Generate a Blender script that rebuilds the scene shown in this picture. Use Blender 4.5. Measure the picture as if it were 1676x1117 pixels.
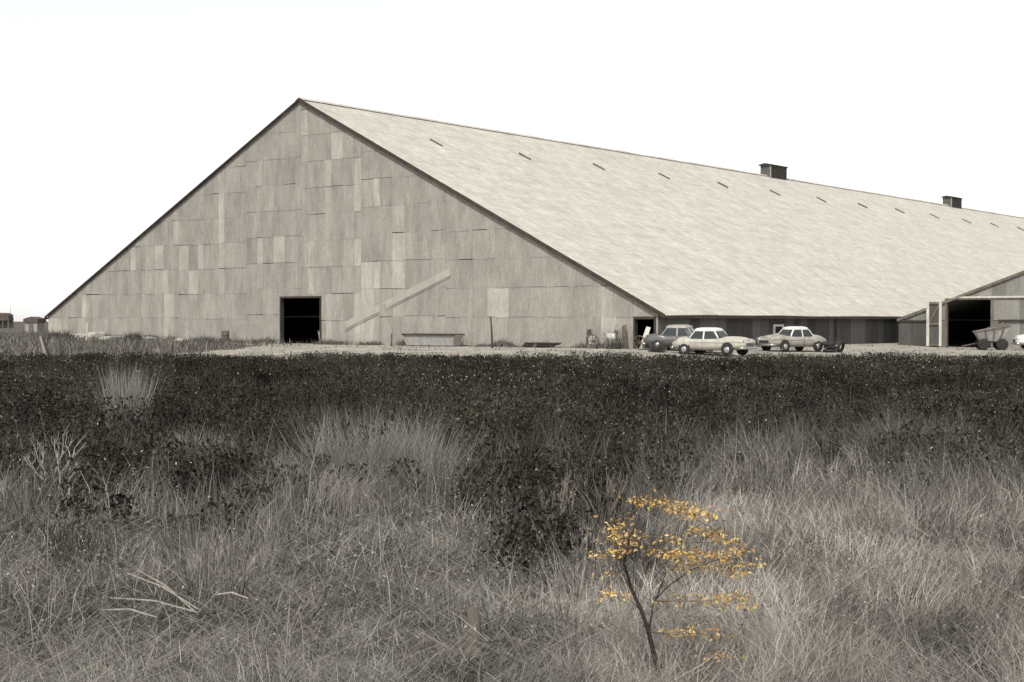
import bpy, bmesh, math, random
import numpy as np
from mathutils import Vector, Matrix
R = math.radians
for o in list(bpy.data.objects): bpy.data.objects.remove(o)
SC = bpy.context.scene
COL = SC.collection
rnd = random.Random(7)
rng = np.random.default_rng(11)

# ------------------------------------------------------------------ camera, sky, sun, exposure
CAM_Z = 2.05
F = 2403.0 / 1676.0                       # focal length in picture widths
cam = bpy.data.cameras.new('camera'); camo = bpy.data.objects.new('camera', cam)
COL.objects.link(camo); SC.camera = camo
cam.sensor_width = 36; cam.lens = F * 36
cam.clip_start = 0.1; cam.clip_end = 9000
camo.location = (0, 0, CAM_Z)
camo.rotation_euler = (R(90) - math.atan(32.5 / 2403.0), 0, 0)

SUN_EL = 50.0
SUN_DIR = Vector((-0.30, -0.954, 0)).normalized()      # towards the sun, on the ground
w = bpy.data.worlds.new('World'); SC.world = w; w.use_nodes = True
nt = w.node_tree; nt.nodes.clear()
sky = nt.nodes.new('ShaderNodeTexSky'); sky.sky_type = 'NISHITA'; sky.sun_disc = False
sky.sun_elevation = R(SUN_EL); sky.sun_rotation = math.atan2(SUN_DIR.x, SUN_DIR.y)
sky.dust_density = 0.6; sky.air_density = 1.0; sky.ozone_density = 1.0
hs = nt.nodes.new('ShaderNodeHueSaturation'); hs.inputs['Saturation'].default_value = 0.10
bg = nt.nodes.new('ShaderNodeBackground'); bg.inputs['Strength'].default_value = 0.15
wo = nt.nodes.new('ShaderNodeOutputWorld')
nt.links.new(sky.outputs[0], hs.inputs['Color']); nt.links.new(hs.outputs[0], bg.inputs[0]); nt.links.new(bg.outputs[0], wo.inputs[0])

sl = bpy.data.lights.new('sun', 'SUN'); sl.energy = 3.2; sl.angle = R(0.6); sl.color = (1.0, 0.955, 0.88)
slo = bpy.data.objects.new('sun', sl); COL.objects.link(slo)
sd = Vector((SUN_DIR.x * math.cos(R(SUN_EL)), SUN_DIR.y * math.cos(R(SUN_EL)), math.sin(R(SUN_EL))))
slo.rotation_euler = (-sd).to_track_quat('-Z', 'Y').to_euler(); slo.location = sd * 50

SC.view_settings.view_transform = 'Standard'; SC.view_settings.look = 'None'
SC.view_settings.gamma = 1; SC.view_settings.use_curve_mapping = False
SC.view_settings.exposure = 0.25

# ------------------------------------------------------------------ helpers
def X(px, D): return (px - 838.0) / 2403.0 * D          # sideways metres of a bearing at distance D
def tag(o, label=None, cat=None, group=None, kind=None):
    if label: o['label'] = label
    if cat: o['category'] = cat
    if group: o['group'] = group
    if kind: o['kind'] = kind
    return o
def empty(name, loc, rz=0):
    o = bpy.data.objects.new(name, None); COL.objects.link(o); o.location = loc; o.rotation_euler = (0, 0, rz)
    o.empty_display_size = .2
    return o

class MB:
    def __init__(s): s.v = []; s.f = []
    def add(s, vs, fs):
        n = len(s.v); s.v += [tuple(v) for v in vs]; s.f += [tuple(i + n for i in f) for f in fs]; return s
    def box(s, a, b):
        x0, y0, z0 = a; x1, y1, z1 = b
        return s.add([(x0,y0,z0),(x1,y0,z0),(x1,y1,z0),(x0,y1,z0),(x0,y0,z1),(x1,y0,z1),(x1,y1,z1),(x0,y1,z1)],
                     [(3,2,1,0),(4,5,6,7),(0,1,5,4),(1,2,6,5),(2,3,7,6),(3,0,4,7)])
    def bar(s, p, q, wd, th, up=(0,0,1)):
        p = Vector(p); q = Vector(q); d = (q - p).normalized(); up = Vector(up)
        if abs(d.dot(up)) > .98: up = Vector((0,1,0))
        sx = d.cross(up).normalized(); sz = sx.cross(d)
        vs = []
        for c in (p, q):
            for a, b in ((-1,-1),(1,-1),(1,1),(-1,1)): vs.append(c + sx*a*wd/2 + sz*b*th/2)
        return s.add(vs, [(3,2,1,0),(4,5,6,7),(0,1,5,4),(1,2,6,5),(2,3,7,6),(3,0,4,7)])
    def tube(s, pts, rad, n=6, cap=True):
        pts = [Vector(p) for p in pts]; m = len(pts)
        rad = rad if isinstance(rad, (list, tuple)) else [rad]*m
        vs = []; fs = []
        for i, p in enumerate(pts):
            d = (pts[min(i+1, m-1)] - pts[max(i-1, 0)]).normalized()
            up = Vector((0,0,1)) if abs(d.z) < .95 else Vector((0,1,0))
            a = d.cross(up).normalized(); b = a.cross(d)
            for k in range(n):
                t = 2*math.pi*k/n; vs.append(p + (a*math.cos(t) + b*math.sin(t))*rad[i])
        for i in range(m-1):
            for k in range(n):
                fs.append((i*n+k, i*n+(k+1)%n, (i+1)*n+(k+1)%n, (i+1)*n+k))
        if cap: fs += [tuple(range(n-1,-1,-1)), tuple((m-1)*n+k for k in range(n))]
        return s.add(vs, fs)
    def lathe(s, prof, c=(0,0,0), axis='z', n=16):
        vs = []; fs = []; c = Vector(c)
        for r, h in prof:
            for k in range(n):
                t = 2*math.pi*k/n; a, b = r*math.cos(t), r*math.sin(t)
                vs.append(c + (Vector((a,b,h)) if axis == 'z' else Vector((a,h,b)) if axis == 'y' else Vector((h,a,b))))
        for i in range(len(prof)-1):
            for k in range(n): fs.append((i*n+k, i*n+(k+1)%n, (i+1)*n+(k+1)%n, (i+1)*n+k))
        fs += [tuple(range(n-1,-1,-1)), tuple((len(prof)-1)*n+k for k in range(n))]
        return s.add(vs, fs)
    def prism(s, poly, y0, y1):                          # polygon in local x, z pushed along y
        n = len(poly)
        return s.add([(p[0], y0, p[1]) for p in poly] + [(p[0], y1, p[1]) for p in poly],
                     [tuple(range(n)), tuple(range(2*n-1, n-1, -1))] + [(i, (i+1)%n, (i+1)%n+n, i+n)[::-1] for i in range(n)])
    def build(s, name, mat, parent=None, smooth=False, loc=None):
        me = bpy.data.meshes.new(name); me.from_pydata(s.v, [], s.f)
        bm = bmesh.new(); bm.from_mesh(me); bmesh.ops.recalc_face_normals(bm, faces=bm.faces); bm.to_mesh(me); bm.free()
        if smooth:
            me.shade_smooth()
        if mat: me.materials.append(mat)
        o = bpy.data.objects.new(name, me); COL.objects.link(o)
        if parent: o.parent = parent
        if loc: o.location = loc
        return o

# ------------------------------------------------------------------ materials
def material(name, col, col2=None, scale=4, rough=.85, bump=0, bscale=None, metal=0, stretch=(1,1,1), objrand=0, detail=5, spec=.25):
    m = bpy.data.materials.new(name); m.use_nodes = True
    n = m.node_tree.nodes; l = m.node_tree.links; p = n['Principled BSDF']
    p.inputs['Roughness'].default_value = rough; p.inputs['Metallic'].default_value = metal
    p.inputs['Specular IOR Level'].default_value = spec
    tc = n.new('ShaderNodeTexCoord'); mp = n.new('ShaderNodeMapping'); mp.inputs['Scale'].default_value = stretch
    l.new(tc.outputs['Object'], mp.inputs[0])
    out = None
    if col2:
        nz = n.new('ShaderNodeTexNoise'); nz.inputs['Scale'].default_value = scale; nz.inputs['Detail'].default_value = detail
        nz.inputs['Roughness'].default_value = .65
        l.new(mp.outputs[0], nz.inputs[0])
        cr = n.new('ShaderNodeValToRGB'); cr.color_ramp.elements[0].position = .36; cr.color_ramp.elements[1].position = .66
        cr.color_ramp.elements[0].color = (*col, 1); cr.color_ramp.elements[1].color = (*col2, 1)
        l.new(nz.outputs[0], cr.inputs[0]); out = cr.outputs[0]
    else:
        rgb = n.new('ShaderNodeRGB'); rgb.outputs[0].default_value = (*col, 1); out = rgb.outputs[0]
    if objrand:
        oi = n.new('ShaderNodeObjectInfo'); mr = n.new('ShaderNodeMapRange')
        mr.inputs[3].default_value = 1 - objrand; mr.inputs[4].default_value = 1 + objrand
        l.new(oi.outputs['Random'], mr.inputs[0])
        mx = n.new('ShaderNodeVectorMath'); mx.operation = 'SCALE'
        l.new(out, mx.inputs[0]); l.new(mr.outputs[0], mx.inputs['Scale']); out = mx.outputs[0]
    l.new(out, p.inputs['Base Color'])
    if bump:
        nb = n.new('ShaderNodeTexNoise'); nb.inputs['Scale'].default_value = bscale or scale*3; nb.inputs['Detail'].default_value = 6
        l.new(mp.outputs[0], nb.inputs[0])
        b = n.new('ShaderNodeBump'); b.inputs['Strength'].default_value = bump; b.inputs['Distance'].default_value = .03
        l.new(nb.outputs[0], b.inputs['Height']); l.new(b.outputs[0], p.inputs['Normal'])
    return m

def sheet_material(name, stops, wave_axis='X', pitch=13.0, blotch=(.55, .55, .18), grid=None, amp=.35, fine=.18, bycol=False):
    """weathered corrugated iron: one tone per sheet, vertical streaks, soft blotches, corrugation relief"""
    m = bpy.data.materials.new(name); m.use_nodes = True
    n = m.node_tree.nodes; l = m.node_tree.links; p = n['Principled BSDF']
    p.inputs['Roughness'].default_value = .7; p.inputs['Specular IOR Level'].default_value = .2
    tc = n.new('ShaderNodeTexCoord'); oi = n.new('ShaderNodeObjectInfo')
    cr = n.new('ShaderNodeValToRGB'); cr.color_ramp.elements.remove(cr.color_ramp.elements[1])
    for i, (pos, c) in enumerate(stops):
        e = cr.color_ramp.elements[0] if i == 0 else cr.color_ramp.elements.new(pos)
        e.position = pos; e.color = (*c, 1)
    def noise(sc, st, det=5):
        mp = n.new('ShaderNodeMapping'); mp.inputs['Scale'].default_value = st; l.new(tc.outputs['Object'], mp.inputs[0])
        z = n.new('ShaderNodeTexNoise'); z.inputs['Scale'].default_value = sc; z.inputs['Detail'].default_value = det
        z.inputs['Roughness'].default_value = .68
        l.new(mp.outputs[0], z.inputs[0]); return z.outputs[0]
    def mul(a, lo, hi, f0=.3, f1=.7):
        r = n.new('ShaderNodeMapRange'); r.inputs[1].default_value = f0; r.inputs[2].default_value = f1
        r.inputs[3].default_value = lo; r.inputs[4].default_value = hi; l.new(a, r.inputs[0]); return r.outputs[0]
    if grid is None: l.new(oi.outputs['Color' if bycol else 'Random'], cr.inputs[0])
    else:
        br = n.new('ShaderNodeTexBrick'); mp = n.new('ShaderNodeMapping'); mp.inputs['Scale'].default_value = (1,1,1)
        mp.inputs['Rotation'].default_value = (0, 0, R(90))
        l.new(tc.outputs['Object'], mp.inputs[0]); l.new(mp.outputs[0], br.inputs[0])
        br.inputs['Color1'].default_value = (.35,.35,.35,1); br.inputs['Color2'].default_value = (.7,.7,.7,1)
        br.inputs['Mortar'].default_value = (.2,.2,.2,1); br.inputs['Scale'].default_value = 1
        br.inputs['Mortar Size'].default_value = .02; br.inputs['Mortar Smooth'].default_value = .3
        br.inputs['Brick Width'].default_value = grid[0]; br.inputs['Row Height'].default_value = grid[1]
        l.new(br.outputs[0], cr.inputs[0])
    col = cr.outputs[0]
    for src, lo, hi in ((noise(2.2, blotch), 1-amp*.55, 1+amp*.5), (noise(9, (2.2,2.2,.12) if grid is None else (.10,1.7,.10)), 1-fine, 1+fine), (noise(5 if grid is None else 1.6, (1,1,1), 9), 1-fine*(.8 if grid is None else 2.2), 1+fine*(.8 if grid is None else 2.2))):
        v = n.new('ShaderNodeVectorMath'); v.operation = 'SCALE'; l.new(col, v.inputs[0]); l.new(mul(src, lo, hi), v.inputs['Scale']); col = v.outputs[0]
    l.new(col, p.inputs['Base Color'])
    wv = n.new('ShaderNodeTexWave'); wv.bands_direction = wave_axis; wv.inputs['Scale'].default_value = pitch / (2*math.pi) * 2
    wv.inputs['Distortion'].default_value = .3; l.new(tc.outputs['Object'], wv.inputs[0])
    b = n.new('ShaderNodeBump'); b.inputs['Strength'].default_value = .5; b.inputs['Distance'].default_value = .02
    l.new(wv.outputs[0], b.inputs['Height']); l.new(b.outputs[0], p.inputs['Normal'])
    return m

def tint_material(name, rough=.9, trans=.0):
    m = bpy.data.materials.new(name); m.use_nodes = True
    n = m.node_tree.nodes; l = m.node_tree.links; p = n['Principled BSDF']
    p.inputs['Roughness'].default_value = rough; p.inputs['Specular IOR Level'].default_value = .08
    a = n.new('ShaderNodeAttribute'); a.attribute_name = 'tint'; l.new(a.outputs['Color'], p.inputs['Base Color'])
    return m

M = {}
M['sheet'] = sheet_material('weathered_iron_sheet', [(0, (.205,.193,.174)), (.5, (.298,.281,.25)), (.75, (.36,.341,.302)), (1, (.45,.425,.372))], bycol=True, amp=.42, fine=.15)
M['roof'] = sheet_material('pale_roof_sheet', [(0, (.445,.42,.37)), (.3, (.475,.449,.395)), (1, (.515,.487,.43))], wave_axis='Y', blotch=(.16,.26,.3), grid=(3.2, 1.0), amp=.26, fine=.085)
M['dark_wall'] = sheet_material('weathered_board_and_shade', [(0, (.06,.058,.055)), (.5, (.10,.096,.09)), (1, (.16,.155,.145))], wave_axis='Y', pitch=20)  # also carries the shade painted on the annex's lower left sheets
M['annex_sheet'] = sheet_material('grey_annex_sheet', [(0, (.15,.146,.134)), (.6, (.195,.19,.174)), (1, (.25,.242,.22))])
M['tar'] = material('dark_trim_board', (.035,.028,.022), (.075,.06,.048), 3)
M['slot'] = material('slot_brown', (.085,.07,.058), (.14,.12,.10), 3)
M['timber'] = material('old_grey_timber', (.10,.085,.07), (.19,.165,.14), 5, stretch=(1,1,.2), bump=.4)
M['dark_timber'] = material('dark_timber', (.03,.026,.022), (.07,.06,.05), 6, stretch=(1,1,.2), bump=.4)
M['pale_timber'] = material('pale_painted_timber', (.42,.40,.35), (.62,.60,.54), 5, stretch=(1,1,.3), bump=.3)
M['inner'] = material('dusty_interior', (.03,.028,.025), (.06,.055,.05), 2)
M['soil'] = material('field_soil', (.055,.047,.038), (.115,.10,.082), .7, bump=.8, bscale=9)
M['yard'] = material('pale_trodden_dirt', (.22,.205,.176), (.40,.372,.322), .5, bump=.5, bscale=6)
M['concrete'] = material('pale_concrete', (.33,.32,.29), (.48,.46,.42), 2, bump=.3)
M['ventwall'] = material('ventilator_slats', (.07,.066,.06), (.13,.124,.115), 3)
M['tyre'] = material('tyre_rubber', (.02,.02,.02), (.04,.038,.036), 8)
M['chrome'] = material('dull_chrome', (.5,.5,.48), None, rough=.25, metal=.9, spec=.5)
M['glass'] = material('dark_car_glass', (.03,.034,.035), None, rough=.08, spec=.6)
M['shed_roof'] = material('shed_roof_brown', (.075,.058,.045), (.13,.10,.08), 1.5)
M['shed_wall'] = material('shed_wall_grey', (.24,.235,.225), (.34,.33,.31), 1.5)
M['rust'] = material('rusty_iron', (.07,.055,.045), (.16,.13,.105), 6, bump=.3)
M['galv'] = material('dull_galvanised', (.24,.235,.22), (.36,.35,.33), 4, rough=.6)
M['strip_low'] = material('grey_strip', (.20,.185,.165), (.28,.26,.23), 1.2)
M['strip_high'] = material('pale_strip', (.315,.295,.265), (.375,.35,.315), 1.2)
M['white'] = material('chalky_white', (.60,.585,.54), (.74,.72,.67), 5)
M['veg'] = tint_material('dead_grass')
M['leafy'] = tint_material('weed_leaf')
def paint(name, c, r=.35):
    m = material(name, c, tuple(x*.66 for x in c), 2.2, rough=r, spec=.5, detail=8); return m
M['cream_paint'] = paint('cream_car_paint', (.50,.475,.41)); M['grey_paint'] = paint('grey_car_paint', (.13,.13,.125))
M['white_paint'] = paint('white_car_paint', (.76,.75,.71)); M['buff_paint'] = paint('buff_car_paint', (.36,.335,.29))
M['stick'] = material('bleached_stick', (.24,.22,.19), (.36,.33,.29), 20)
M['twig'] = material('grey_twig', (.10,.085,.07), (.17,.15,.125), 30)
M['bark'] = material('dark_bark', (.025,.021,.018), (.055,.046,.04), 30, bump=.5)

# ------------------------------------------------------------------ lie of the land
G = Vector((.7903, -.6127, 0)); D1 = Vector((.6127, .7903, 0)); L0 = Vector((-40.87, 129.06, 0))
ROT = math.atan2(-.6127, .7903)
def loc2w(lx, ly, z=0): p = L0 + G*lx + D1*ly; return Vector((p.x, p.y, z))
def sstep(a, b, x): t = np.clip((x - a)/(b - a), 0, 1); return t*t*(3 - 2*t)
def height(x, y):
    x = np.asarray(x, float); y = np.asarray(y, float)
    dx = x - L0.x; dy = y - L0.y
    lx = dx*G.x + dy*G.y; ly = dx*D1.x + dy*D1.y
    h = .33*sstep(-26, -9, ly)*(1 - sstep(61, 70, lx))
    h = h + .25*sstep(30, 4, lx)*sstep(-30, -6, ly)*sstep(-60, -10, lx)
    fld = 1 - sstep(46, 58, y)
    h = h + fld*(.05*np.sin(x*.7 + 1.1*np.sin(y*.31)) + .04*np.sin(y*.9 + x*.23 + 2))
    return h
def gz(x, y): return float(height(x, y))
_ph = rng.uniform(0, 6.28, (8, 12)); _an = rng.uniform(0, 6.28, (8, 12))
def field(x, y, wl, seed=0):
    """smooth random field, about -1..1, with features near wl metres"""
    s = 0
    for k in range(12):
        f = 6.283/wl*(.55 + .09*k); a = _an[seed, k]
        s = s + np.sin(f*(x*np.cos(a) + y*np.sin(a)) + _ph[seed, k])
    return s/3.2

def axis(lo, hi, step, far):
    a = list(np.arange(lo, hi + .01, step)); d = step*2; p = hi; q = lo; up = []; dn = []
    while p < far: p += d; up.append(p); q -= d; dn.append(q); d *= 1.5
    return np.array(dn[::-1] + a + up)
def sheet(name, xs, ys, dz, mat, keep=None):
    gx, gy = np.meshgrid(xs, ys); gzv = height(gx, gy) + dz
    v = np.stack([gx, gy, gzv], -1).reshape(-1, 3); nx = len(xs); fs = []
    for j in range(len(ys)-1):
        for i in range(nx-1):
            if keep is None or keep((xs[i]+xs[i+1])/2, (ys[j]+ys[j+1])/2):
                fs.append((j*nx+i, j*nx+i+1, (j+1)*nx+i+1, (j+1)*nx+i))
    me = bpy.data.meshes.new(name); me.from_pydata(v.tolist(), [], fs); me.shade_smooth(); me.materials.append(mat)
    o = bpy.data.objects.new(name, me); COL.objects.link(o); tag(o, kind='structure'); return o
sheet('ground', axis(-70, 90, 1.6, 4500), axis(-6, 150, 1.6, 4500), 0, M['soil'])
def in_yard(x, y):
    edge = 57 + 2.2*math.sin(x*.21) + 1.4*math.sin(x*.57+1) + (10*max(0, min(1, (-x-4)/22)))
    dx = x - L0.x; dy = y - L0.y; lx = dx*G.x + dy*G.y; ly = dx*D1.x + dy*D1.y
    lim = -5 - 60*float(sstep(33, 60, lx)) + 1.5*math.sin(lx*.5)
    return y > edge and lx > -1 and ly > lim
sheet('yard', np.arange(-50, 101, 1.25), np.arange(55, 262, 1.25), .012, M['yard'], in_yard)

# ------------------------------------------------------------------ the great warehouse
W_, EZ, AZ, LEN = 63.75, 2.39, 18.55, 215.0
XM = W_/2; SL = (AZ - EZ)/XM
wh = empty('warehouse', L0, ROT)
tag(wh, 'huge low warehouse with pale iron roof and grey patched sheet gable', 'warehouse')
XL, XR = .22, 63.1                                         # wall faces
DOOR = (29.7, 33.85, 3.78); CDOOR = (61.45, 62.85, 2.18)
def roof_z(x): return AZ - abs(x - XM)*SL
def clip(poly, a, b, c):                                   # keep a*x+b*z<=c
    out = []
    for i in range(len(poly)):
        p, q = poly[i], poly[(i+1) % len(poly)]
        dp, dq = a*p[0]+b*p[1]-c, a*q[0]+b*q[1]-c
        if dp <= 0: out.append(p)
        if dp*dq < 0:
            t = dp/(dp-dq); out.append((p[0]+(q[0]-p[0])*t, p[1]+(q[1]-p[1])*t))
    return out
def minus(rects, hole):                                    # rects minus a rectangular hole
    hx0, hx1, hz0, hz1 = hole; out = []
    for (a, b, c, d) in rects:
        if b <= hx0 or a >= hx1 or d <= hz0 or c >= hz1: out.append((a,b,c,d)); continue
        if a < hx0: out.append((a, hx0, c, d))
        if b > hx1: out.append((hx1, b, c, d))
        a2, b2 = max(a, hx0), min(b, hx1)
        if d > hz1: out.append((a2, b2, hz1, d))
        if c < hz0: out.append((a2, b2, c, hz0))
    return out
def area(p): return abs(sum(p[i][0]*p[(i+1)%len(p)][1]-p[(i+1)%len(p)][0]*p[i][1] for i in range(len(p))))/2
HOLES = [(DOOR[0], DOOR[1], -1, DOOR[2]), (CDOOR[0], CDOOR[1], -1, CDOOR[2])]
# dark timber framing behind the sheets
gb = MB()
xs = [XL+.02] + [XL + k*2.1 for k in range(1, 30)] + [XR-.02]
for a, b in zip(xs[:-1], xs[1:]):
    rr = [(a, b, -.3, 19)]
    for h in HOLES: rr = minus(rr, h)
    for r in rr:
        p = [(r[0],r[2]),(r[1],r[2]),(r[1],r[3]),(r[0],r[3])]
        p = clip(p, SL, 1, AZ - .06 + SL*XM); p = clip(p, -SL, 1, AZ - .06 - SL*XM)
        if len(p) > 2: gb.prism(p, .06, .22)
gable = gb.build('gable_wall', M['dark_timber'], wh)
pieces = []
SWD, SHT = 1.075, 1.96
cols = []; xx_ = XL
while xx_ < XR - .05:
    wd_ = rnd.choice((.62, .66, 1.15, 1.15, 1.22, 1.25)); cols.append((xx_, min(xx_ + wd_, XR))); xx_ += wd_
ncol = len(cols); runs = {}
off = []; cur = 0; left_n = 0
for c in range(ncol):
    if left_n == 0: left_n = rnd.randint(4, 12); cur = rnd.choice([-.20, -.08, 0, .04, .10, .22])
    left_n -= 1; off.append(cur)
srr = random.Random(3)
for c in range(ncol):
    a, b = cols[c]; bright = 0
    for r in range(-1, 10):
        if srr.random() < .55: bright = 1 if srr.random() < (.48 if b-a < .8 else .12) else 0
        tone_ = (srr.uniform(.62, .88) if bright else min(.60, max(.28, srr.gauss(.45, .06))))
        z0 = r*SHT + .36 + off[c] + srr.uniform(-.03, .03); z1 = z0 + SHT
        if z0 < .2: z0 = -.2
        if z1 < .4: continue
        rr = [(a, b, z0, z1)]
        for h in HOLES: rr = minus(rr, h)
        for q in rr:
            if q[1]-q[0] < .02 or q[3]-q[2] < .02: continue
            g_ = .002
            p = [(q[0]+g_,q[2]),(q[1]-g_,q[2]),(q[1]-g_,q[3]-.001),(q[0]+g_,q[3]-.001)]
            p = clip(p, SL, 1, AZ - .05 + SL*XM); p = clip(p, -SL, 1, AZ - .05 - SL*XM)
            if len(p) > 2 and area(p) > .02: pieces.append((area(p), p, q[2], q[3], tone_))
pieces.sort(key=lambda t: -t[0])
rest = MB()
for i, (ar, p, z0, z1, tn) in enumerate(pieces):
    y = srr.uniform(-.008, .008); mb = MB() if i < 300 else rest
    n = len(p)
    # lower edge stands proud, upper edge slips under the next sheet
    yf = [(-.012 - .013*(1 - min(1, max(0, (q[1]-z0)/max(.3, z1-z0)))) + y) for q in p]
    sk = srr.uniform(-.008, .008); lift = srr.uniform(.03, .06) if srr.random() < .03 else 0
    yf = [yy - (lift if k_ == 0 else 0) for k_, yy in enumerate(yf)]; p = [(q[0], q[1] + sk*(q[0]-p[0][0])) for q in p] if n == 4 and ar > .8 else p
    vs = [(q[0], yy, q[1]) for q, yy in zip(p, yf)] + [(q[0], yy + .016, q[1]) for q, yy in zip(p, yf)]
    mb.add(vs, [tuple(range(n)), tuple(range(2*n-1, n-1, -1))] + [(k, (k+1)%n, (k+1)%n+n, k+n)[::-1] for k in range(n)])
    if i < 300: mb.build('iron_sheet', M['sheet'], gable).color = (tn, tn, tn, 1)
if rest.v:
    ro_ = tag(rest.build('sheet_offcuts', M['sheet'], gable), kind='stuff'); ro_.color = (.46,.46,.46,1)
print('gable pieces', len(pieces))
# doorway frames
for (a, b, zt), nm in ((DOOR, 'door_frame'), (CDOOR, 'side_door_frame')):
    m = MB(); t = .11
    m.box((a-t, -.10, 0), (a+.01, .24, zt)); m.box((b-.01, -.10, 0), (b+t, .24, zt)); m.box((a-t, -.105, zt-.01), (b+t, .245, zt+.13))
    m.build(nm, M['dark_timber'], wh)
# roof slopes, each laid in overlapping courses with a slightly wavering surface
def slope(name, side, ov):
    m = MB(); ncr = 19; ys = np.linspace(-.24, LEN, 44); x1 = XM + ov
    srn = random.Random(5 + side); wob = [[srn.uniform(-.035, .035) for _ in ys] for _ in range(ncr+1)]
    for k in range(ncr):
        a0 = x1*k/ncr; a1 = x1*(k+1)/ncr + .12
        vs = []; fs = []
        for j, y in enumerate(ys):
            for a, lift, kk in ((a0, .0, k), (min(a1, x1), .012, k+1)):
                z = AZ - a*SL + wob[kk][j]*(0 if k in (0,) and a == 0 else 1)
                vs += [(XM + side*a, y, z + .05 + lift), (XM + side*a, y, z + .012 + lift)]
        for j in range(len(ys)-1):
            i = j*4; q = i+4
            fs += [(i, i+2, q+2, q), (i+1, q+1, q+3, i+3), (i+2, i+3, q+3, q+2)]
        fs += [(0, 1, 3, 2), tuple(len(vs)-4+t for t in (0, 2, 3, 1))]
        m.add(vs, fs)
    return m.build(name, M['roof'], wh)
roof_r = slope('roof_slope', 1, 0.0); slope('roof_slope', -1, 0.0)
m = MB(); srn = random.Random(77); ys = [-.27 + (LEN+.3)*k/60 for k in range(61)]; wz = [0] + [srn.uniform(-.03, .05) for _ in range(60)]
for sd_ in (1, -1):
    m.add([v for y, z in zip(ys, wz) for v in ((XM, y, AZ+.13+z), (XM+sd_*.42, y, AZ+.125-.42*SL+z*.3))], [(2*k, 2*k+2, 2*k+3, 2*k+1) for k in range(60)])
m.build('ridge_cap', M['roof'], wh)
for sd_ in (1, -1):                                        # barge boards along the rake
    m = MB(); e = XM + sd_*XM
    dp = .20 if sd_ > 0 else .05
    m.prism([(XM, AZ+.075), (e, EZ+.075), (e, EZ-dp), (XM, AZ-dp)], -.26 - .002*sd_, -.21 - .002*sd_)
    m.prism([(XM, AZ-.0), (e, EZ-.0), (e, EZ-dp+.04), (XM, AZ-dp+.04)], -.20 - .002*sd_, -.085 - .002*sd_)
    m.build('barge_board', M['tar'], wh)
m = MB(); m.box((W_-.07, -.30, EZ-.17), (W_-.01, LEN, EZ+.005)); m.build('eave_board', M['tar'], wh)
m = MB(); m.box((.01, -.30, EZ-.17), (.07, LEN, EZ+.005)); m.build('eave_board', M['tar'], wh)
# long walls, far gable, earth floor stays the yard
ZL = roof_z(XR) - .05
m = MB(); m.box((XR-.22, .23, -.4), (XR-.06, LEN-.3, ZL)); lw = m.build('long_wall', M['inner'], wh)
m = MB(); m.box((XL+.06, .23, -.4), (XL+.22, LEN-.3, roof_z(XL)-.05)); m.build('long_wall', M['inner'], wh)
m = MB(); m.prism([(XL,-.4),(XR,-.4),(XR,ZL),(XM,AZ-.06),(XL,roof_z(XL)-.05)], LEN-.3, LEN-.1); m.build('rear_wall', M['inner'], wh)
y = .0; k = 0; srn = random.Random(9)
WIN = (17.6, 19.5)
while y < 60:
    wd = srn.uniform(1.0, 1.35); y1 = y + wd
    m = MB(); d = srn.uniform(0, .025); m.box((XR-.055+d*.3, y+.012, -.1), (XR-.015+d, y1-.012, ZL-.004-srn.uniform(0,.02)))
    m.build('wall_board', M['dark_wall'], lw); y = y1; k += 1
m = MB(); m.box((XR+.012, 0.2, -.1), (XR+.06, 31.5, .30)); m.build('base_strip', M['concrete'], wh)  # pale strip along the foot of the long wall
m = MB(); m.tube([(XR+.17, 24.6, EZ-.15), (XR+.17, 24.6, .05)], .085, 8); m.build('downpipe', M['tar'], wh)
m = MB(); m.bar((XR+.10, 25.1, 0), (XR+.10, 25.1, 2.1), .12, .12); m.build('wall_post', M['timber'], wh)
# small white-framed window in the long wall
wn = MB(); y0, y1, z0, z1 = 14.9, 16.4, 1.08, 1.82
for a, b in (((y0,z0),(y1,z0+.14)), ((y0,z1-.14),(y1,z1)), ((y0,z0+.14),(y0+.2,z1-.14)), ((y1-.2,z0+.14),(y1,z1-.14))):
    wn.box((XR+.02, a[0], a[1]), (XR+.11, b[0], b[1]))
win = wn.build('window', M['white'], wh)
MB().box((XR+.025, y0+.19, z0+.13), (XR+.06, y1-.19, z1-.13)).build('pane', M['glass'], win)
# short dark roof slots below the ridge
for k in range(13):
    t = 8.6 + 11.0*k; a = 5.9; m = MB(); sr_ = srn.uniform(-.12, .12)
    p = Vector((XM+a-.6+sr_, t, roof_z(XM+a-.6+sr_)+.13)); q = Vector((XM+a+.6+sr_, t+.0, roof_z(XM+a+.6+sr_)+.13))
    m.bar(p, q, .12, .13)
    m.build('roof_slot', M['slot'], roof_r)
# ridge ventilators
for t in (74.4, 128.8, 183):
    wdt, lng, top = .62, 2.0, AZ + 1.32; m = MB()
    m.box((XM-wdt, t-lng+.1, AZ-.55), (XM+wdt, t+lng, top-.15)); v = m.build('ridge_ventilator', M['ventwall'], wh)
    m = MB(); m.box((XM-wdt-.16, t-lng-.1, top-.15), (XM+wdt+.16, t+lng+.15, top-.04))
    m.prism([(XM-wdt-.16, top-.04),(XM+wdt+.16, top-.04),(XM, top+.12)], t-lng-.1, t+lng+.15); m.build('ventilator_cap', M['tar'], v)
    for k in range(5):
        z = AZ - .1 + k*.25; m = MB(); m.box((XM+wdt, t-lng+.2, z), (XM+wdt+.07, t+lng-.1, z+.09)); m.build('louvre_slat', M['tar'], v)
    for s_ in (t-lng+.14, t+lng-.04):
        MB().box((XM+wdt-.02, s_-.05, AZ-.6), (XM+wdt+.09, s_+.05, top-.15)).build('corner_strip', M['galv'], v)

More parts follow.
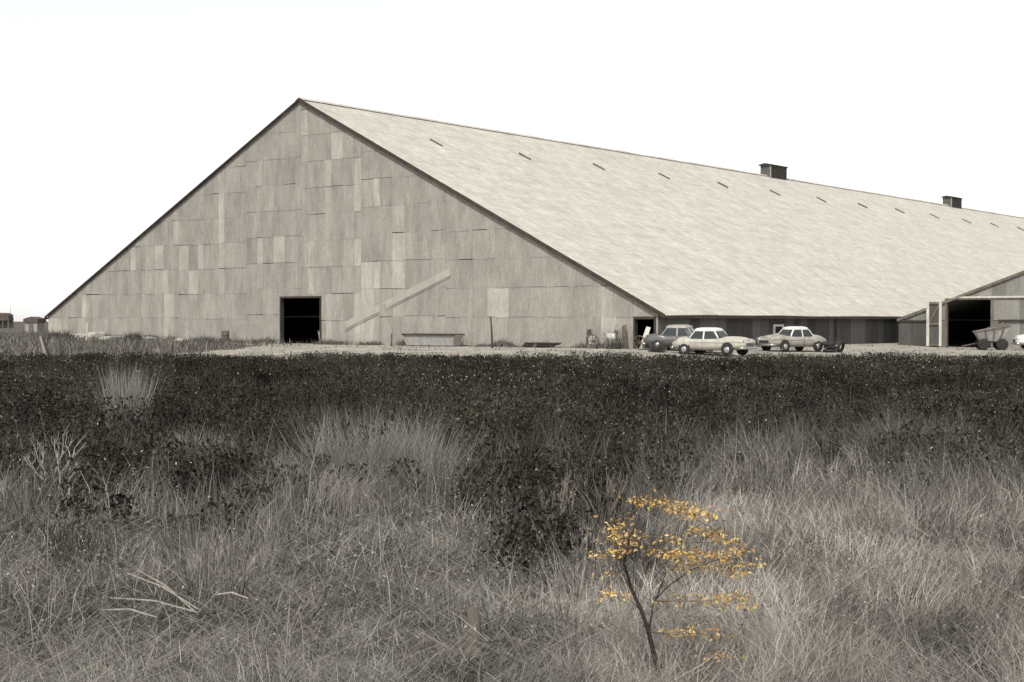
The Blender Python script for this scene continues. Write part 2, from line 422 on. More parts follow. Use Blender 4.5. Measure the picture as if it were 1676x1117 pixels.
# ------------------------------------------------------------------ annex shed beside it
an = empty('annex_shed', loc2w(64.8, 32.4), ROT)
tag(an, 'grey sheet-iron shed with tall dark doorway at the right edge', 'shed')
AS, AW, AE = .362, 28.4, 2.15; AH = AW/2
ADR = (3.98, 7.39, 3.77)
def an_z(x): return AE + AS*(AH - abs(x-AH))
m = MB(); rr = minus([(0.1, AW-.1, -.4, 8)], (ADR[0], ADR[1], -1, ADR[2]))
for r in rr:
    p = [(r[0],r[2]),(r[1],r[2]),(r[1],r[3]),(r[0],r[3])]
    p = clip(p, -AS, 1, AE-.06); p = clip(p, AS, 1, AE-.06+AS*AW)
    if len(p) > 2: m.prism(p, .05, .2)
ag = m.build('front_wall', M['dark_timber'], an)
srr = random.Random(21)
for c in range(27):
    a = .1 + c*1.05; b = a + 1.05
    for (z0, z1) in ((-.2, 2.08), (2.12, 3.95), (3.95, 5.9), (5.9, 7.9)):
        for q in minus([(a, b, z0, z1)], (ADR[0], ADR[1], -1, ADR[2])):
            if q[1]-q[0] < .05: continue
            p = [(q[0]+.004,q[2]),(q[1]-.004,q[2]),(q[1]-.004,q[3]-.004),(q[0]+.004,q[3]-.004)]
            p = clip(p, -AS, 1, AE-.05); p = clip(p, AS, 1, AE-.05+AS*AW)
            if len(p) < 3 or area(p) < .02: continue
            y = srr.uniform(-.01, .01)
            MB().prism(p, -.02+y, .0+y).build('iron_sheet', M['dark_wall'] if (q[1] <= 3.5 and z0 < 2) else M['annex_sheet'], ag)  # lower left sheets darker: shade of the recess put into their colour
m = MB(); m.box((ADR[0]-.25, -.16, ADR[2]+.02), (ADR[1]+3.2, -.04, ADR[2]+.16)); m.build('door_track', M['pale_timber'], an)
m = MB(); m.box((ADR[1]+.6, -.17, 2.03), (AW-.4, -.03, 2.17)); m.build('shade_batten', M['tar'], an)  # dark batten put in for the shadow line right of the door
m = MB(); m.box((.1, -.12, 2.0), (2.7, -.035, 2.13)); m.build('shade_batten', M['tar'], an)  # dark batten put in for the shade line above the darker sheets
m = MB(); m.box((ADR[0]-.14, -.10, 0), (ADR[0]+.01, .22, ADR[2])); m.box((ADR[1]-.01, -.10, 0), (ADR[1]+.18, .22, ADR[2])); m.box((ADR[0]-.14, -.098, ADR[2]-.1), (ADR[1]+.18, .22, ADR[2]+.015))
m.build('door_frame', M['timber'], an)
dl = MB()                                                  # white framed leaf standing open
hx = ADR[0]-.32; wl = 1.2; lz = 3.55
dl.box((hx-.2, -.30, .12), (hx, -.20, lz)); dl.box((hx-wl, -.30, .12), (hx-wl+.2, -.20, lz))
leaf = dl.build('door_leaf', M['pale_timber'], an)
for z in (.15, 1.75, lz-.2): MB().box((hx-wl+.2, -.29, z), (hx-.2, -.21, z+.17)).build('rail', M['timber'], leaf)
MB().bar((hx-wl+.22, -.24, 1.95), (hx-.22, -.24, 3.3), .12, .05, (0,1,0)).build('brace', M['timber'], leaf)
MB().box((hx-wl+.02, -.195, .14), (hx-.02, -.17, lz-.02)).build('panel', M['dark_wall'], leaf)
for sd_ in (0, 1):
    m = MB(); ex = -.0 if sd_ == 0 else AW
    sgn = 1 if sd_ == 0 else -1
    vs = []
    m.prism([(ex, AE-.02), (AH, AE+AS*AH-.02), (AH, AE+AS*AH+.07), (ex, AE+.07)], -.12, 30); m.build('roof_slope', M['annex_sheet'], an)
    m = MB(); m.prism([(ex, AE-.14), (AH, AE+AS*AH-.14), (AH, AE+AS*AH+.085), (ex, AE+.085)], -.16, -.125); m.build('barge_board', M['timber'], an)
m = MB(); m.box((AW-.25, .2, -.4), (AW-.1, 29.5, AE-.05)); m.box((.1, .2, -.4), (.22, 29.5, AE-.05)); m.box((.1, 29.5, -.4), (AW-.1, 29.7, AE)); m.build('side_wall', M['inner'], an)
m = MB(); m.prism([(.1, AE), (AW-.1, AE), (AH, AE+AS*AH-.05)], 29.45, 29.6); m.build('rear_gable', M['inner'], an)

# ------------------------------------------------------------------ cars of the fifties
def car(name, loc, heading, bodym, roofm, label, group=None):
    c = empty(name, loc, heading); tag(c, label, 'car', group)
    # lower body: high rounded bonnet, swelling wings, boot that falls away
    st = [(-2.42,.55,.70,.50),(-2.36,.44,.82,.70),(-2.15,.36,.92,.82),(-1.75,.31,1.0,.88),(-1.2,.29,1.03,.90),(-.5,.28,1.03,.90),(.3,.28,1.03,.90),(.8,.29,1.04,.895),(1.3,.30,1.04,.88),(1.8,.33,1.02,.86),(2.15,.37,.97,.82),(2.36,.43,.89,.74),(2.44,.52,.78,.60)]
    m = MB(); n = 20; vs = []; fs = []
    for (x, zb, zt, hw) in st:
        zm = (zb+zt)/2; hh = (zt-zb)/2
        for k in range(n):
            t = 2*math.pi*(k+.5)/n; cx, sx = math.cos(t), math.sin(t)
            ex = .5 if sx < 0 else .62
            vs.append((x, hw*math.copysign(abs(cx)**ex, cx), zm + hh*math.copysign(abs(sx)**.6, sx)))
    for i in range(len(st)-1):
        for k in range(n): fs.append((i*n+k, i*n+(k+1)%n, (i+1)*n+(k+1)%n, (i+1)*n+k))
    fs += [tuple(range(n)), tuple((len(st)-1)*n+k for k in range(n))]
    m.add(vs, fs); m.build('body', bodym, c, True)
    def blob(nm, ce, ra, mt=bodym):
        pr = [(math.sin(math.pi*k/8)*.999 + .001, -math.cos(math.pi*k/8)) for k in range(9)]; mb = MB().lathe(pr, n=16)
        mb.v = [(ce[0]+v[0]*ra[0], ce[1]+v[1]*ra[1], ce[2]+v[2]*ra[2]) for v in mb.v]; return mb.build(nm, mt, c, True)
    blob('bonnet', (1.40,0,.93), (1.02,.50,.19)); blob('boot_lid', (-1.72,0,.90), (.70,.56,.19))
    for s_ in (1, -1): blob('rear_wing', (-1.42, s_*.80, .68), (.72,.135,.34)); blob('front_wing', (1.55, s_*.72, .82), (.88,.16,.19))
    zs, zr = .98, 1.40
    base = [(-1.50,.50),(-1.28,.66),(-.95,.72),(-.22,.74),(.45,.73),(.78,.66),(.92,.48)]
    top  = [(-1.02,.42),(-.90,.54),(-.70,.60),(-.22,.62),(.22,.60),(.40,.54),(.48,.42)]
    ring = lambda pr, z: [(x, y, z) for x, y in pr] + [(x, -y, z) for x, y in pr[::-1]]
    A_ = ring(base, zs); B_ = ring(top, zr); k8 = len(A_)
    rings = [B_]
    for f, g, z in ((.995,.985,1.45),(.95,.92,1.53),(.82,.74,1.59),(.5,.38,1.63)):
        rings.append([((x+.26)*f-.26, y*g, z) for x, y, _ in B_])
    m = MB(); fs = [tuple(range(k8-1,-1,-1)), tuple(range((len(rings)-1)*k8, len(rings)*k8))]
    for r_ in range(len(rings)-1): fs += [(r_*k8+i, r_*k8+(i+1)%k8, (r_+1)*k8+(i+1)%k8, (r_+1)*k8+i) for i in range(k8)]
    m.add([v for r_ in rings for v in r_], fs).build('roof', roofm, c, True)
    for i in (1, 3, 5, k8-2, k8-4, k8-6):
        MB().bar(Vector(A_[i])-Vector((0,0,.05)), Vector(B_[i])+Vector((0,0,.02)), .085, .055).build('pillar', roofm, c)
    for seg in ((1,2,3),(3,4,5),(5,6,7,8),(8,9,10),(10,11,12),(12,13,0,1)):
        vs = [A_[i] for i in seg] + [B_[i] for i in seg[::-1]]; q = len(seg)
        MB().add(vs, [(k, k+1, 2*q-2-k, 2*q-1-k) for k in range(q-1)]).build('window', M['glass'], c)
    MB().box((-1.25,-.55,.55),(.6,.55,.97)).build('seats', M['inner'], c)
    for xw in (-1.42, 1.45):
        for s_ in (1, -1):
            MB().lathe([(.40,-.01),(.40,.01)], (xw, s_*.905, .38), 'y', 20).build('wheel_arch', M['tyre'], c)
            wv = MB().lathe([(.20,-.10),(.31,-.11),(.345,-.06),(.345,.06),(.31,.11),(.20,.10)], (xw, s_*.845, .345), 'y', 20).build('wheel', M['tyre'], c, True)
            MB().lathe([(.19,-.012),(.17,.012),(.07,.03)] if s_ > 0 else [(.19,.012),(.17,-.012),(.07,-.03)], (xw, s_*.958, .345), 'y', 16).build('hub_cap', M['chrome'], wv, True)
    for xx, s2 in ((2.5, 1), (-2.5, -1)):
        MB().tube([(xx-s2*.30,-.86,.45),(xx-s2*.05,-.72,.45),(xx+s2*.05,0,.45),(xx-s2*.05,.72,.45),(xx-s2*.30,.86,.45)], .075, 8).build('bumper', M['chrome'], c, True)
    for s_ in (1, -1):
        MB().lathe([(.12,-.06),(.115,.03),(.06,.07)], (2.34, s_*.60, .78), 'x', 14).build('headlight', M['chrome'], c, True)
        MB().lathe([(.07,.06),(.06,-.03),(.03,-.05)], (-2.33, s_*.60, .74), 'x', 10).build('tail_light', M['rust'], c, True)
        MB().box((-1.9, s_*.902-.008, .74), (1.55, s_*.902+.008, .765)).build('side_strip', M['chrome'], c)
        MB().box((-.215, s_*.9-.006, .36), (-.20, s_*.9+.006, .96)).build('door_gap', M['tyre'], c)
    MB().box((2.36,-.44,.56),(2.455,.44,.74)).build('grille', M['tyre'], c)
    for z in (.59, .65, .71): MB().box((2.45,-.45,z),(2.47,.45,z+.02)).build('grille_bar', M['chrome'], c)
    return c
def ground_at(px, D): x = X(px, D); return (x, D, gz(x, D) + .012)
car('parked_car', ground_at(1167, 86.0), R(-38), M['cream_paint'], M['white_paint'], 'cream rounded sedan parked nose right near the warehouse corner')
car('parked_car', ground_at(1119, 89.6), R(-22), M['grey_paint'], M['buff_paint'], 'grey sedan half hidden behind the cream car at the warehouse corner')
car('parked_car', ground_at(1297, 95.5), R(180+32), M['buff_paint'], M['white_paint'], 'two-tone sedan with bright white roof parked along the dark long wall')
car('parked_car', ground_at(1719, 104), R(170), M['white_paint'], M['white_paint'], 'white car cut off by the right edge of the picture')

# ------------------------------------------------------------------ yard clutter
def on(px, D, dz=0): x = X(px, D); return Vector((x, D, gz(x, D) + .012 + dz))
# tyres beside the two-tone car
tp = on(1358, 95.5)
for k, (dx, dz, tilt) in enumerate(((0,.11,0), (.05,.33,4), (-.03,.55,-5), (.72,.36,72))):
    t = MB(); n, q = 20, 8; vs = []; fs = []
    for i in range(n):
        a = 2*math.pi*i/n
        for j in range(q):
            b = 2*math.pi*j/q; r = .33 + .12*math.cos(b); vs.append((r*math.cos(a), r*math.sin(a), .105*math.sin(b)))
    for i in range(n):
        for j in range(q): fs.append((i*q+j, ((i+1)%n)*q+j, ((i+1)%n)*q+(j+1)%q, i*q+(j+1)%q))
    o = t.add(vs, fs).build('tyre', M['tyre'], None, True); o.location = tp + Vector((dx, 0, dz)); o.rotation_euler = (R(tilt*.4), R(tilt), k)
    tag(o, ['lowest black tyre of the stack right of the two-tone sedan', 'middle black tyre of the stack right of the two-tone sedan', 'topmost black tyre of the stack right of the two-tone sedan', 'black tyre leaning upright against the tyre stack'][k], 'tyre', 'old tyres beside the parked car')
# hopper cart in front of the annex doorway
ct = empty('farm_cart', on(1622, 104), R(-10)); tag(ct, 'grey farm cart with sloping sides outside the annex doorway', 'cart')
m = MB(); z0, z1 = .62, 1.42
m.add([(-.75,-.5,z0),(.75,-.5,z0),(.75,.5,z0),(-.75,.5,z0),(-1.15,-.8,z1-.12),(1.2,-.8,z1+.32),(1.2,.8,z1+.32),(-1.15,.8,z1-.12)], [(0,1,2,3),(0,1,5,4),(1,2,6,5),(2,3,7,6),(3,0,4,7)])
m.build('hopper', M['galv'], ct)
for a, b in (((-1.15,-.8,z1-.12),(1.2,-.8,z1+.32)),((1.2,-.8,z1+.32),(1.2,.8,z1+.32)),((1.2,.8,z1+.32),(-1.15,.8,z1-.12)),((-1.15,.8,z1-.12),(-1.15,-.8,z1-.12))):
    MB().bar(a, b, .08, .08).build('rim_bar', M['timber'], ct)
for x in (-.4, .1, .6): MB().bar((x*.8,-.52,z0), (x*1.3,-.815,z1+.08+x*.18), .07, .05).build('stake', M['timber'], ct)
MB().box((-.9,-.42,.5),(1.0,-.32,.62)).build('chassis_beam', M['dark_timber'], ct); MB().box((-.9,.32,.5),(1.0,.42,.62)).build('chassis_beam', M['dark_timber'], ct)
for x in (-.6, .65):
    MB().tube([(x,-.8,.4),(x,.8,.4)], .04, 6).build('axle', M['rust'], ct)
    for s_ in (-.82, .82):
        wv = MB().lathe([(.25,-.07),(.39,-.08),(.41,-.04),(.41,.04),(.39,.08),(.25,.07)], (x, s_, .41), 'y', 18).build('wheel', M['tyre'], ct, True)
        MB().lathe([(.25,-.03),(.24,.03)], (x, s_, .41), 'y', 14).build('rim', M['rust'], wv)
for k_, (p_, q_) in enumerate((((-1.0,-.3,.95),(.9,.1,1.95)), ((-.7,.2,1.0),(1.3,-.4,1.65)), ((-.9,.4,1.25),(.5,.3,1.85)), ((-1.2,0,1.3),(.2,-.6,1.6)))): MB().bar(p_, q_, .18, .04).build('load_board', M['galv' if k_ % 2 else 'timber'], ct)
MB().bar((-.9,0,.5), (-2.0,.1,.25), .08, .08).build('drawbar', M['rust'], ct)
# white block at the field edge
def lump(name, mat, p, size, seed, label, cat, group=None, n=2):
    bm = bmesh.new(); bmesh.ops.create_icosphere(bm, subdivisions=n, radius=1); r = random.Random(seed)
    for v in bm.verts:
        k = 1 + r.uniform(-.2, .2); v.co = Vector((max(-.75,min(.75,v.co.x*k))*size[0], max(-.75,min(.75,v.co.y*k))*size[1], max(-.6,min(.7,v.co.z*k))*size[2]))
    me = bpy.data.meshes.new(name); bm.to_mesh(me); bm.free(); me.materials.append(mat)
    o = bpy.data.objects.new(name, me); COL.objects.link(o); o.location = p + Vector((0,0,size[2]*.5)); o.rotation_euler = (0,0,r.uniform(0,6)); tag(o, label, cat, group); return o
lump('stone_block', M['white'], on(1382, 74), (.36,.3,.26), 1, 'pale stone block at the field edge below the tyres', 'stone')
# low trough and plank stack at the foot of the gable
def gab(px, out):                                          # a spot `out` metres in front of the gable
    u = (-40.87 + .7903*0 - (px-838)/2403*129.06); k = (px-838)/2403
    uu = (k*129.06 + 40.87)/(.7903 + k*.6127); p = loc2w(uu, -out); p.z = gz(p.x, p.y) + .012; return p
tr = empty('trough', gab(727, 1.2), ROT); tag(tr, 'long low grey trough against the gable wall', 'trough')
MB().add([(-2.1,-.35,.05),(2.1,-.35,.05),(2.1,.35,.05),(-2.1,.35,.05),(-2.3,-.48,.78),(2.3,-.48,.78),(2.3,.48,.78),(-2.3,.48,.78),(-2.2,-.38,.76),(2.2,-.38,.76),(2.2,.38,.76),(-2.2,.38,.76),(-2.05,-.27,.2),(2.05,-.27,.2),(2.05,.27,.2),(-2.05,.27,.2)],
    [(0,1,5,4),(1,2,6,5),(2,3,7,6),(3,0,4,7),(4,5,9,8),(5,6,10,9),(6,7,11,10),(7,4,8,11),(8,9,13,12),(9,10,14,13),(10,11,15,14),(11,8,12,15),(12,13,14,15),(3,2,1,0)]).build('tank', M['galv'], tr)
MB().box((-2.36,-.56,.74),(2.36,-.47,.86)).build('rim', M['dark_timber'], tr); MB().box((-2.36,.47,.74),(2.36,.56,.86)).build('rim', M['dark_timber'], tr)
for x in (-1.6, 0, 1.6): MB().box((x-.08,-.5,0),(x+.08,.5,.06)).build('skid', M['dark_timber'], tr)
for k in range(4):
    p = gab(895 + 2*k, .9 + .12*(k % 2)); o = MB().box((-1.25,-.13,0),(1.2+.1*k,.13,.07)).build('plank', M['dark_timber']); o.location = p + Vector((0,0,.04+.075*k)); o.rotation_euler = (0,0,ROT + R(1.5*k-2))
    tag(o, ['lowest plank of the dark stack at the gable foot', 'second plank up in the dark stack at the gable foot', 'third plank up in the dark stack at the gable foot', 'topmost plank of the dark stack at the gable foot'][k], 'plank', 'planks at the gable foot')
# pale diagonal band on the gable, put in as thin flat strips
ra = empty('sloping_strip', loc2w(0,0), ROT); tag(ra, 'pale diagonal strip sloping up the gable wall right of the dark doorway', 'rail')
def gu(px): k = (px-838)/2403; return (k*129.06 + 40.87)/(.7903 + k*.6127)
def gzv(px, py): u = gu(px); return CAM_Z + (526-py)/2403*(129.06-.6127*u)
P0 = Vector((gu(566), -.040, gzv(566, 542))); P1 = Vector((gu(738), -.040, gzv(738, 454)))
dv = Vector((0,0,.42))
MB().bar(P0, P1, .05, .02, (0,1,0)).build('lower_strip', M['strip_low'], ra); MB().bar(P0+dv, P1+dv*.9, .50, .02, (0,1,0)).build('upper_strip', M['strip_high'], ra)
for q in (P0.lerp(P1,.1), P0.lerp(P1,.9)): MB().box((q.x-.05,-.034,q.z+.1),(q.x+.05,-.03,q.z+.36)).build('upright_strip', M['strip_low'], ra)
# posts
def post(px, D, h, r, lean, mat, label):
    p = on(px, D, -.1); s_ = math.sin(R(lean)); o = MB().tube([(0,0,0),(s_*h*.5+.02,0,h*.5),(s_*h,0,h)], [r,r*.95,r*.8], 7).build('fence_post', mat); o.location = p
    tag(o, label, 'post'); return o
post(806, 92, 2.1, .06, -3, M['dark_timber'], 'thin dark post standing before the gable between trough and planks')
post(640, 101, .95, .07, 2, M['rust'], 'short rusty post between the doorway and the trough')
post(141, 110, 1.6, .07, 4, M['pale_timber'], 'pale upright stake at the left foot of the gable')
post(80, 62, 1.5, .07, -14, M['stick'], 'pale post leaning left in the grass at far left')
post(88, 61, 1.5, .045, -18, M['dark_timber'], 'thin dark stake leaning beside the pale leaning post')
# drum near left and a bin in the big doorway
def drum(px=None, p=None, h=.9, r=.3, mat=None, label='', tilt=0):
    e = empty('drum', p, 0); e.rotation_euler = (R(tilt), 0, 0); tag(e, label, 'drum')
    prof = [(r*.97,0),(r,.02),(r,h*.33-.02),(r*1.04,h*.33),(r,h*.33+.02),(r,h*.66-.02),(r*1.04,h*.66),(r,h*.66+.02),(r,h-.02),(r*.97,h)]
    b = MB().lathe(prof, n=18).build('shell', mat, e, True); MB().lathe([(r*.9,h-.02),(r*.9,h+.004)], n=16).build('lid', M['rust'], e)
    return e
drum(p=gab(385, 1.0), h=.95, r=.31, mat=M['rust'], label='rusty drum against the gable left of the doorway')
bn = empty('bin', loc2w(32.6, 2.0, .345), ROT); tag(bn, 'grey box bin standing just inside the big dark doorway', 'bin')
MB().add([(-.45,-.4,0),(.45,-.4,0),(.45,.4,0),(-.45,.4,0),(-.55,-.5,.95),(.55,-.5,.95),(.55,.5,.95),(-.55,.5,.95)], [(0,1,5,4),(1,2,6,5),(2,3,7,6),(3,0,4,7),(3,2,1,0)]).build('box', M['galv'], bn)
for a, b in (((-.57,-.52),(.57,-.47)),((-.57,.47),(.57,.52)),((-.57,-.47),(-.5,.47)),((.5,-.47),(.57,.47))): MB().box((a[0],a[1],.9),(b[0],b[1],.99)).build('rim', M['timber'], bn)
# scrap by the corner doorway
drum(p=gab(1019, 1.3), h=.95, r=.30, mat=M['white'], label='white drum in the scrap heap near the corner doorway')
drum(p=gab(985, 1.1), h=.80, r=.27, mat=M['galv'], label='dull grey drum at the left of the scrap heap')
drum(p=gab(1066, -1.2), h=.90, r=.29, mat=M['rust'], label='dark rusty drum inside the corner doorway')
for k, (px, out, ln, tl, mt, lb) in enumerate(((1003,.8,1.7,16,'galv','bent grey iron strip leaning on the wall in the scrap heap'), (1034,.7,1.5,-14,'rust','rusty iron strip leaning left beside the white drum'), (1060,.7,1.4,12,'pale_timber','pale board leaning in the corner doorway'), (972,.6,1.2,-10,'dark_timber','dark board leaning at the left end of the scrap heap'))):
    o = MB().add([(-.16,0,0),(.16,0,0),(.17,.12,ln*.5),(-.15,.12,ln*.5),(.15,.36,ln),(-.17,.36,ln)], [(0,1,2,3),(3,2,4,5)]).build('scrap_strip', M[mt]); so = o.modifiers.new('s','SOLIDIFY'); so.thickness = .03
    o.location = gab(px, out); o.rotation_euler = (0, R(tl), ROT); tag(o, lb, 'scrap')
for k, (px, out, lb) in enumerate(((996, 1.6, 'spoked iron wheel leaning at the front of the scrap heap'), (1078, 2.0, 'iron wheel lying against the corner of the long wall'))):
    e = empty('iron_wheel', gab(px, out) + Vector((0,0,.02)), ROT); e.rotation_euler = (R(14), 0, ROT); tag(e, lb, 'wheel')
    n, q = 22, 6; vs = []; fs = []
    for i in range(n):
        a = 2*math.pi*i/n
        for j in range(q): b = 2*math.pi*j/q; r = .42 + .03*math.cos(b); vs.append((r*math.cos(a), .05*math.sin(b), .45 + r*math.sin(a)))
    for i in range(n):
        for j in range(q): fs.append((i*q+j, ((i+1)%n)*q+j, ((i+1)%n)*q+(j+1)%q, i*q+(j+1)%q))
    MB().add(vs, fs).build('rim', M['rust'], e, True)
    MB().lathe([(.08,-.08),(.08,.08)], (0,0,.45), 'y', 10).build('hub', M['rust'], e)
    for i in range(8):
        a = math.pi*2*i/8; MB().bar((.07*math.cos(a),0,.45+.07*math.sin(a)), (.41*math.cos(a),0,.45+.41*math.sin(a)), .03, .03, (0,1,0)).build('spoke', M['rust'], e)
# pale rubble slabs along the left foot of the gable
for k, (px, out, sx, sz) in enumerate(((158,2.2,1.3,.22),(184,1.6,1.0,.3),(232,3,2.2,.16),(278,2.5,2.0,.18),(330,2.2,2.4,.15))):
    lump('concrete_slab', M['concrete'], gab(px, out), (sx,.5,sz*1.6), 40+k, ['leftmost pale rubble slab at the gable foot', 'pale rubble slab right of the pale upright stake', 'pale slab lying right of the dark bush', 'pale slab midway between dark bush and doorway', 'long pale slab nearest the doorway on its left'][k], 'slab', 'rubble slabs at the gable foot')
# far sheds on the left
s1 = empty('far_shed', (X(57, 188), 188, 0), R(-12)); tag(s1, 'small grey hut with dark roof just left of the warehouse', 'hut')
MB().box((-.85,-.9,-.1),(.85,.9,1.9)).build('wall', M['shed_wall'], s1); MB().prism([(-1.05,1.88),(1.05,1.88),(1.0,2.35),(0,2.62),(-1.0,2.35)], -1.05, 1.05).build('roof', M['shed_roof'], s1)
MB().box((-.32,-.93,0),(.32,-.895,1.7)).build('door', M['timber'], s1)
s2 = empty('far_shed', (X(0, 360), 360, 0), R(8)); tag(s2, 'brown open-sided barn on the horizon at the left edge', 'barn')
MB().prism([(-3.2,2.2),(2.7,2.2),(2.55,3.6),(1.9,4.05),(-3.2,4.2)], -3, 3).build('roof', M['shed_roof'], s2)
for x in (-3, -1.6, -.2, 1.2, 2.5):
    for yy in (-2.8, 2.8): MB().box((x-.12,yy-.12,-.1),(x+.12,yy+.12,2.25)).build('pole', M['timber'], s2)
MB().box((-3.1,2.6,-.1),(2.5,2.7,2.2)).build('rear_wall', M['shed_wall'], s2)
post(17, 359, 5.6, .05, 0, M['timber'], 'tall thin pole beside the barn at far left')

# ------------------------------------------------------------------ vegetation meshes
def raw_mesh(name, verts, quads, tris, tints, mat):
    """verts (n,3), quads (a,4), tris (b,3), tints per vertex (n,3)"""
    me = bpy.data.meshes.new(name); nv = len(verts); nq = len(quads); ntri = len(tris)
    me.vertices.add(nv); me.vertices.foreach_set('co', np.asarray(verts, np.float32).ravel())
    li = np.concatenate([np.asarray(quads, np.int32).ravel(), np.asarray(tris, np.int32).ravel()])
    me.loops.add(len(li)); me.loops.foreach_set('vertex_index', li)
    me.polygons.add(nq + ntri)
    st = np.concatenate([np.arange(nq)*4, nq*4 + np.arange(ntri)*3]).astype(np.int32)
    me.polygons.foreach_set('loop_start', st)
    me.update(calc_edges=True)
    at = me.color_attributes.new('tint', 'FLOAT_COLOR', 'POINT')
    c = np.ones((nv, 4), np.float32); c[:, :3] = tints; at.data.foreach_set('color', c.ravel())
    me.materials.append(mat); me.validate()
    o = bpy.data.objects.new(name, me); COL.objects.link(o); return o
def blades(p, ln, wd, yaw, lean, curl, tint):
    """each blade: two-piece tapering ribbon bent over in direction yaw"""
    n = len(ln); d = np.stack([np.cos(yaw), np.sin(yaw), np.zeros(n)], 1)
    fa = rng.uniform(0, 6.283, n); side = np.stack([np.cos(fa), np.sin(fa)*.45, np.zeros(n)], 1)*(wd/2)[:, None]
    up = np.array([0, 0, 1.0])
    a1 = lean; a2 = np.clip(lean + curl, -1.9, 1.9)
    m1 = p + (d*np.sin(a1)[:, None] + up*np.cos(a1)[:, None])*(ln*.5)[:, None]
    m2 = m1 + (d*np.sin(a2)[:, None] + up*np.cos(a2)[:, None])*(ln*.5)[:, None]
    m2[:, 2] = np.maximum(m2[:, 2], p[:, 2] + .02)
    v = np.stack([p - side, p + side, m1 + side*.85, m1 - side*.85, m2], 1).reshape(-1, 3)
    i = np.arange(n)*5
    q = np.stack([i, i+1, i+2, i+3], 1); t = np.stack([i+3, i+2, i+4], 1)
    return v, q, t, np.repeat(tint, 5, 0)
def leaves(p, size, tint, flat=.0):
    """each leaf: a bent diamond quad in any direction"""
    n = len(p); a = rng.normal(size=(n, 3)); a[:, 2] *= (1-flat); a /= np.linalg.norm(a, axis=1)[:, None]
    b = rng.normal(size=(n, 3)); b[:, 2] *= (1-flat); b -= a*(a*b).sum(1)[:, None]; b /= np.linalg.norm(b, axis=1)[:, None]
    a *= size[:, None]; b *= (size*rng.uniform(.3, .55, n))[:, None]
    v = np.stack([p - a, p + b, p + a, p - b], 1).reshape(-1, 3); i = np.arange(n)*4
    return v, np.stack([i, i+1, i+2, i+3], 1), np.zeros((0, 3), int), np.repeat(tint, 4, 0)
def merge(parts):
    V = []; Q = []; T = []; C = []; n = 0
    for v, q, t, c in parts: V.append(v); Q.append(q+n); T.append(t+n); C.append(c); n += len(v)
    return np.concatenate(V), np.concatenate(Q), np.concatenate(T), np.concatenate(C)
PAL = np.array([(.27,.235,.20), (.335,.29,.245), (.22,.20,.175), (.40,.365,.31), (.145,.12,.10), (.19,.185,.145), (.30,.285,.25)])
PAL = PAL*.62 + PAL.mean(1, keepdims=True)*np.array([1.0,.985,.955])*.38
def pick(n, wts): return PAL[rng.choice(len(PAL), n, p=np.array(wts)/sum(wts))]*rng.uniform(.62, 1.25, (n, 1))*.95
def pxof(x, y): return 838 + 2403*x/y
def grass_edge(x, y):
    px = np.clip(pxof(x, y), -200, 1900)
    e = 15.5 + 1.6*np.sin(px*.011) + 1.2*np.sin(px*.027 + 1)
    e = e - 4.2*np.exp(-((px-860)/150)**2) - 3.0*np.exp(-((px-180)/230)**2) + 1.8*np.exp(-((px-1400)/260)**2) + 1.5*np.exp(-((px-560)/90)**2)
    return e
def greyness(x, y):
    px = np.clip(pxof(x, y), -200, 1900); e = grass_edge(x, y)
    far = 24 + 3.5*np.exp(-((px-1500)/250)**2) - 6.5*np.exp(-((px-180)/230)**2) + 2*np.sin(px*.02) + 3*field(x, y, 4, 5)
    cen = 1 - .8*np.exp(-((px-880)/170)**2)
    return sstep(0, 1, (far - y)/np.maximum(far - e, 2))*cen
def scatter(n, d0, d1, power, spread=.37, side=2.6):
    u = rng.uniform(0, 1, n); k = 1 - power
    D = (d0**k + u*(d1**k - d0**k))**(1/k)
    x = rng.uniform(-1, 1, n)*(spread*D + side); return x, D

# 1. dead foreground grass
N = 385000
x, y = scatter(N, 6.4, 21, .55)
e = grass_edge(x, y)
keep = (y < e + rng.normal(0, 1.2, N)) | (rng.uniform(0, 1, N) < .10)
dens = field(x, y, 1.5, 0)*.5 + field(x, y, .55, 1)*.35
keep &= rng.uniform(-1.3, .5, N) < dens + .45
x, y = x[keep], y[keep]; N = len(x); px = pxof(x, y)
right = sstep(600, 1150, px)
swirl = field(x, y, 2.6, 2)*2.4 + field(x, y, .9, 3)*1.1
tall = 1 + .35*field(x, y, 1.8, 4)
ln = rng.uniform(.16, .44, N)*tall*(.8 + .2*right)*(.82 + .18*sstep(7.3, 10.5, y))
lean = np.abs(rng.normal(.5, .42, N)) + (1-.6*right)*rng.uniform(0, .75, N); lean = np.clip(lean, 0, 1.45)
curl = rng.uniform(.1, 1.15, N)*(1.15 - .4*right)
wd = np.clip(.00042*y, .0025, .02)*np.where(rng.uniform(0,1,N) < .05, rng.uniform(1.6,2.6,N), rng.uniform(.7,1.6,N))
tr_ = pick(N, (4,5,2,3,1.2,.6,1)); tl_ = pick(N, (2,1,4,1.6,2.4,2.0,3))*np.array([.93,.97,.98])
tint = np.where((rng.uniform(0,1,N) < right*.9 + .05)[:, None], tr_, tl_)
patch = .72 + .40*right + .30*field(x, y, 3.2, 5) + .24*field(x, y, 1.1, 6)
tint = tint*np.clip(patch, .38, 1.8)[:, None]
p = np.stack([x, y, height(x, y) - .02], 1)
parts = [blades(p, ln, wd, swirl + rng.normal(0, .8, N), lean, curl, tint)]
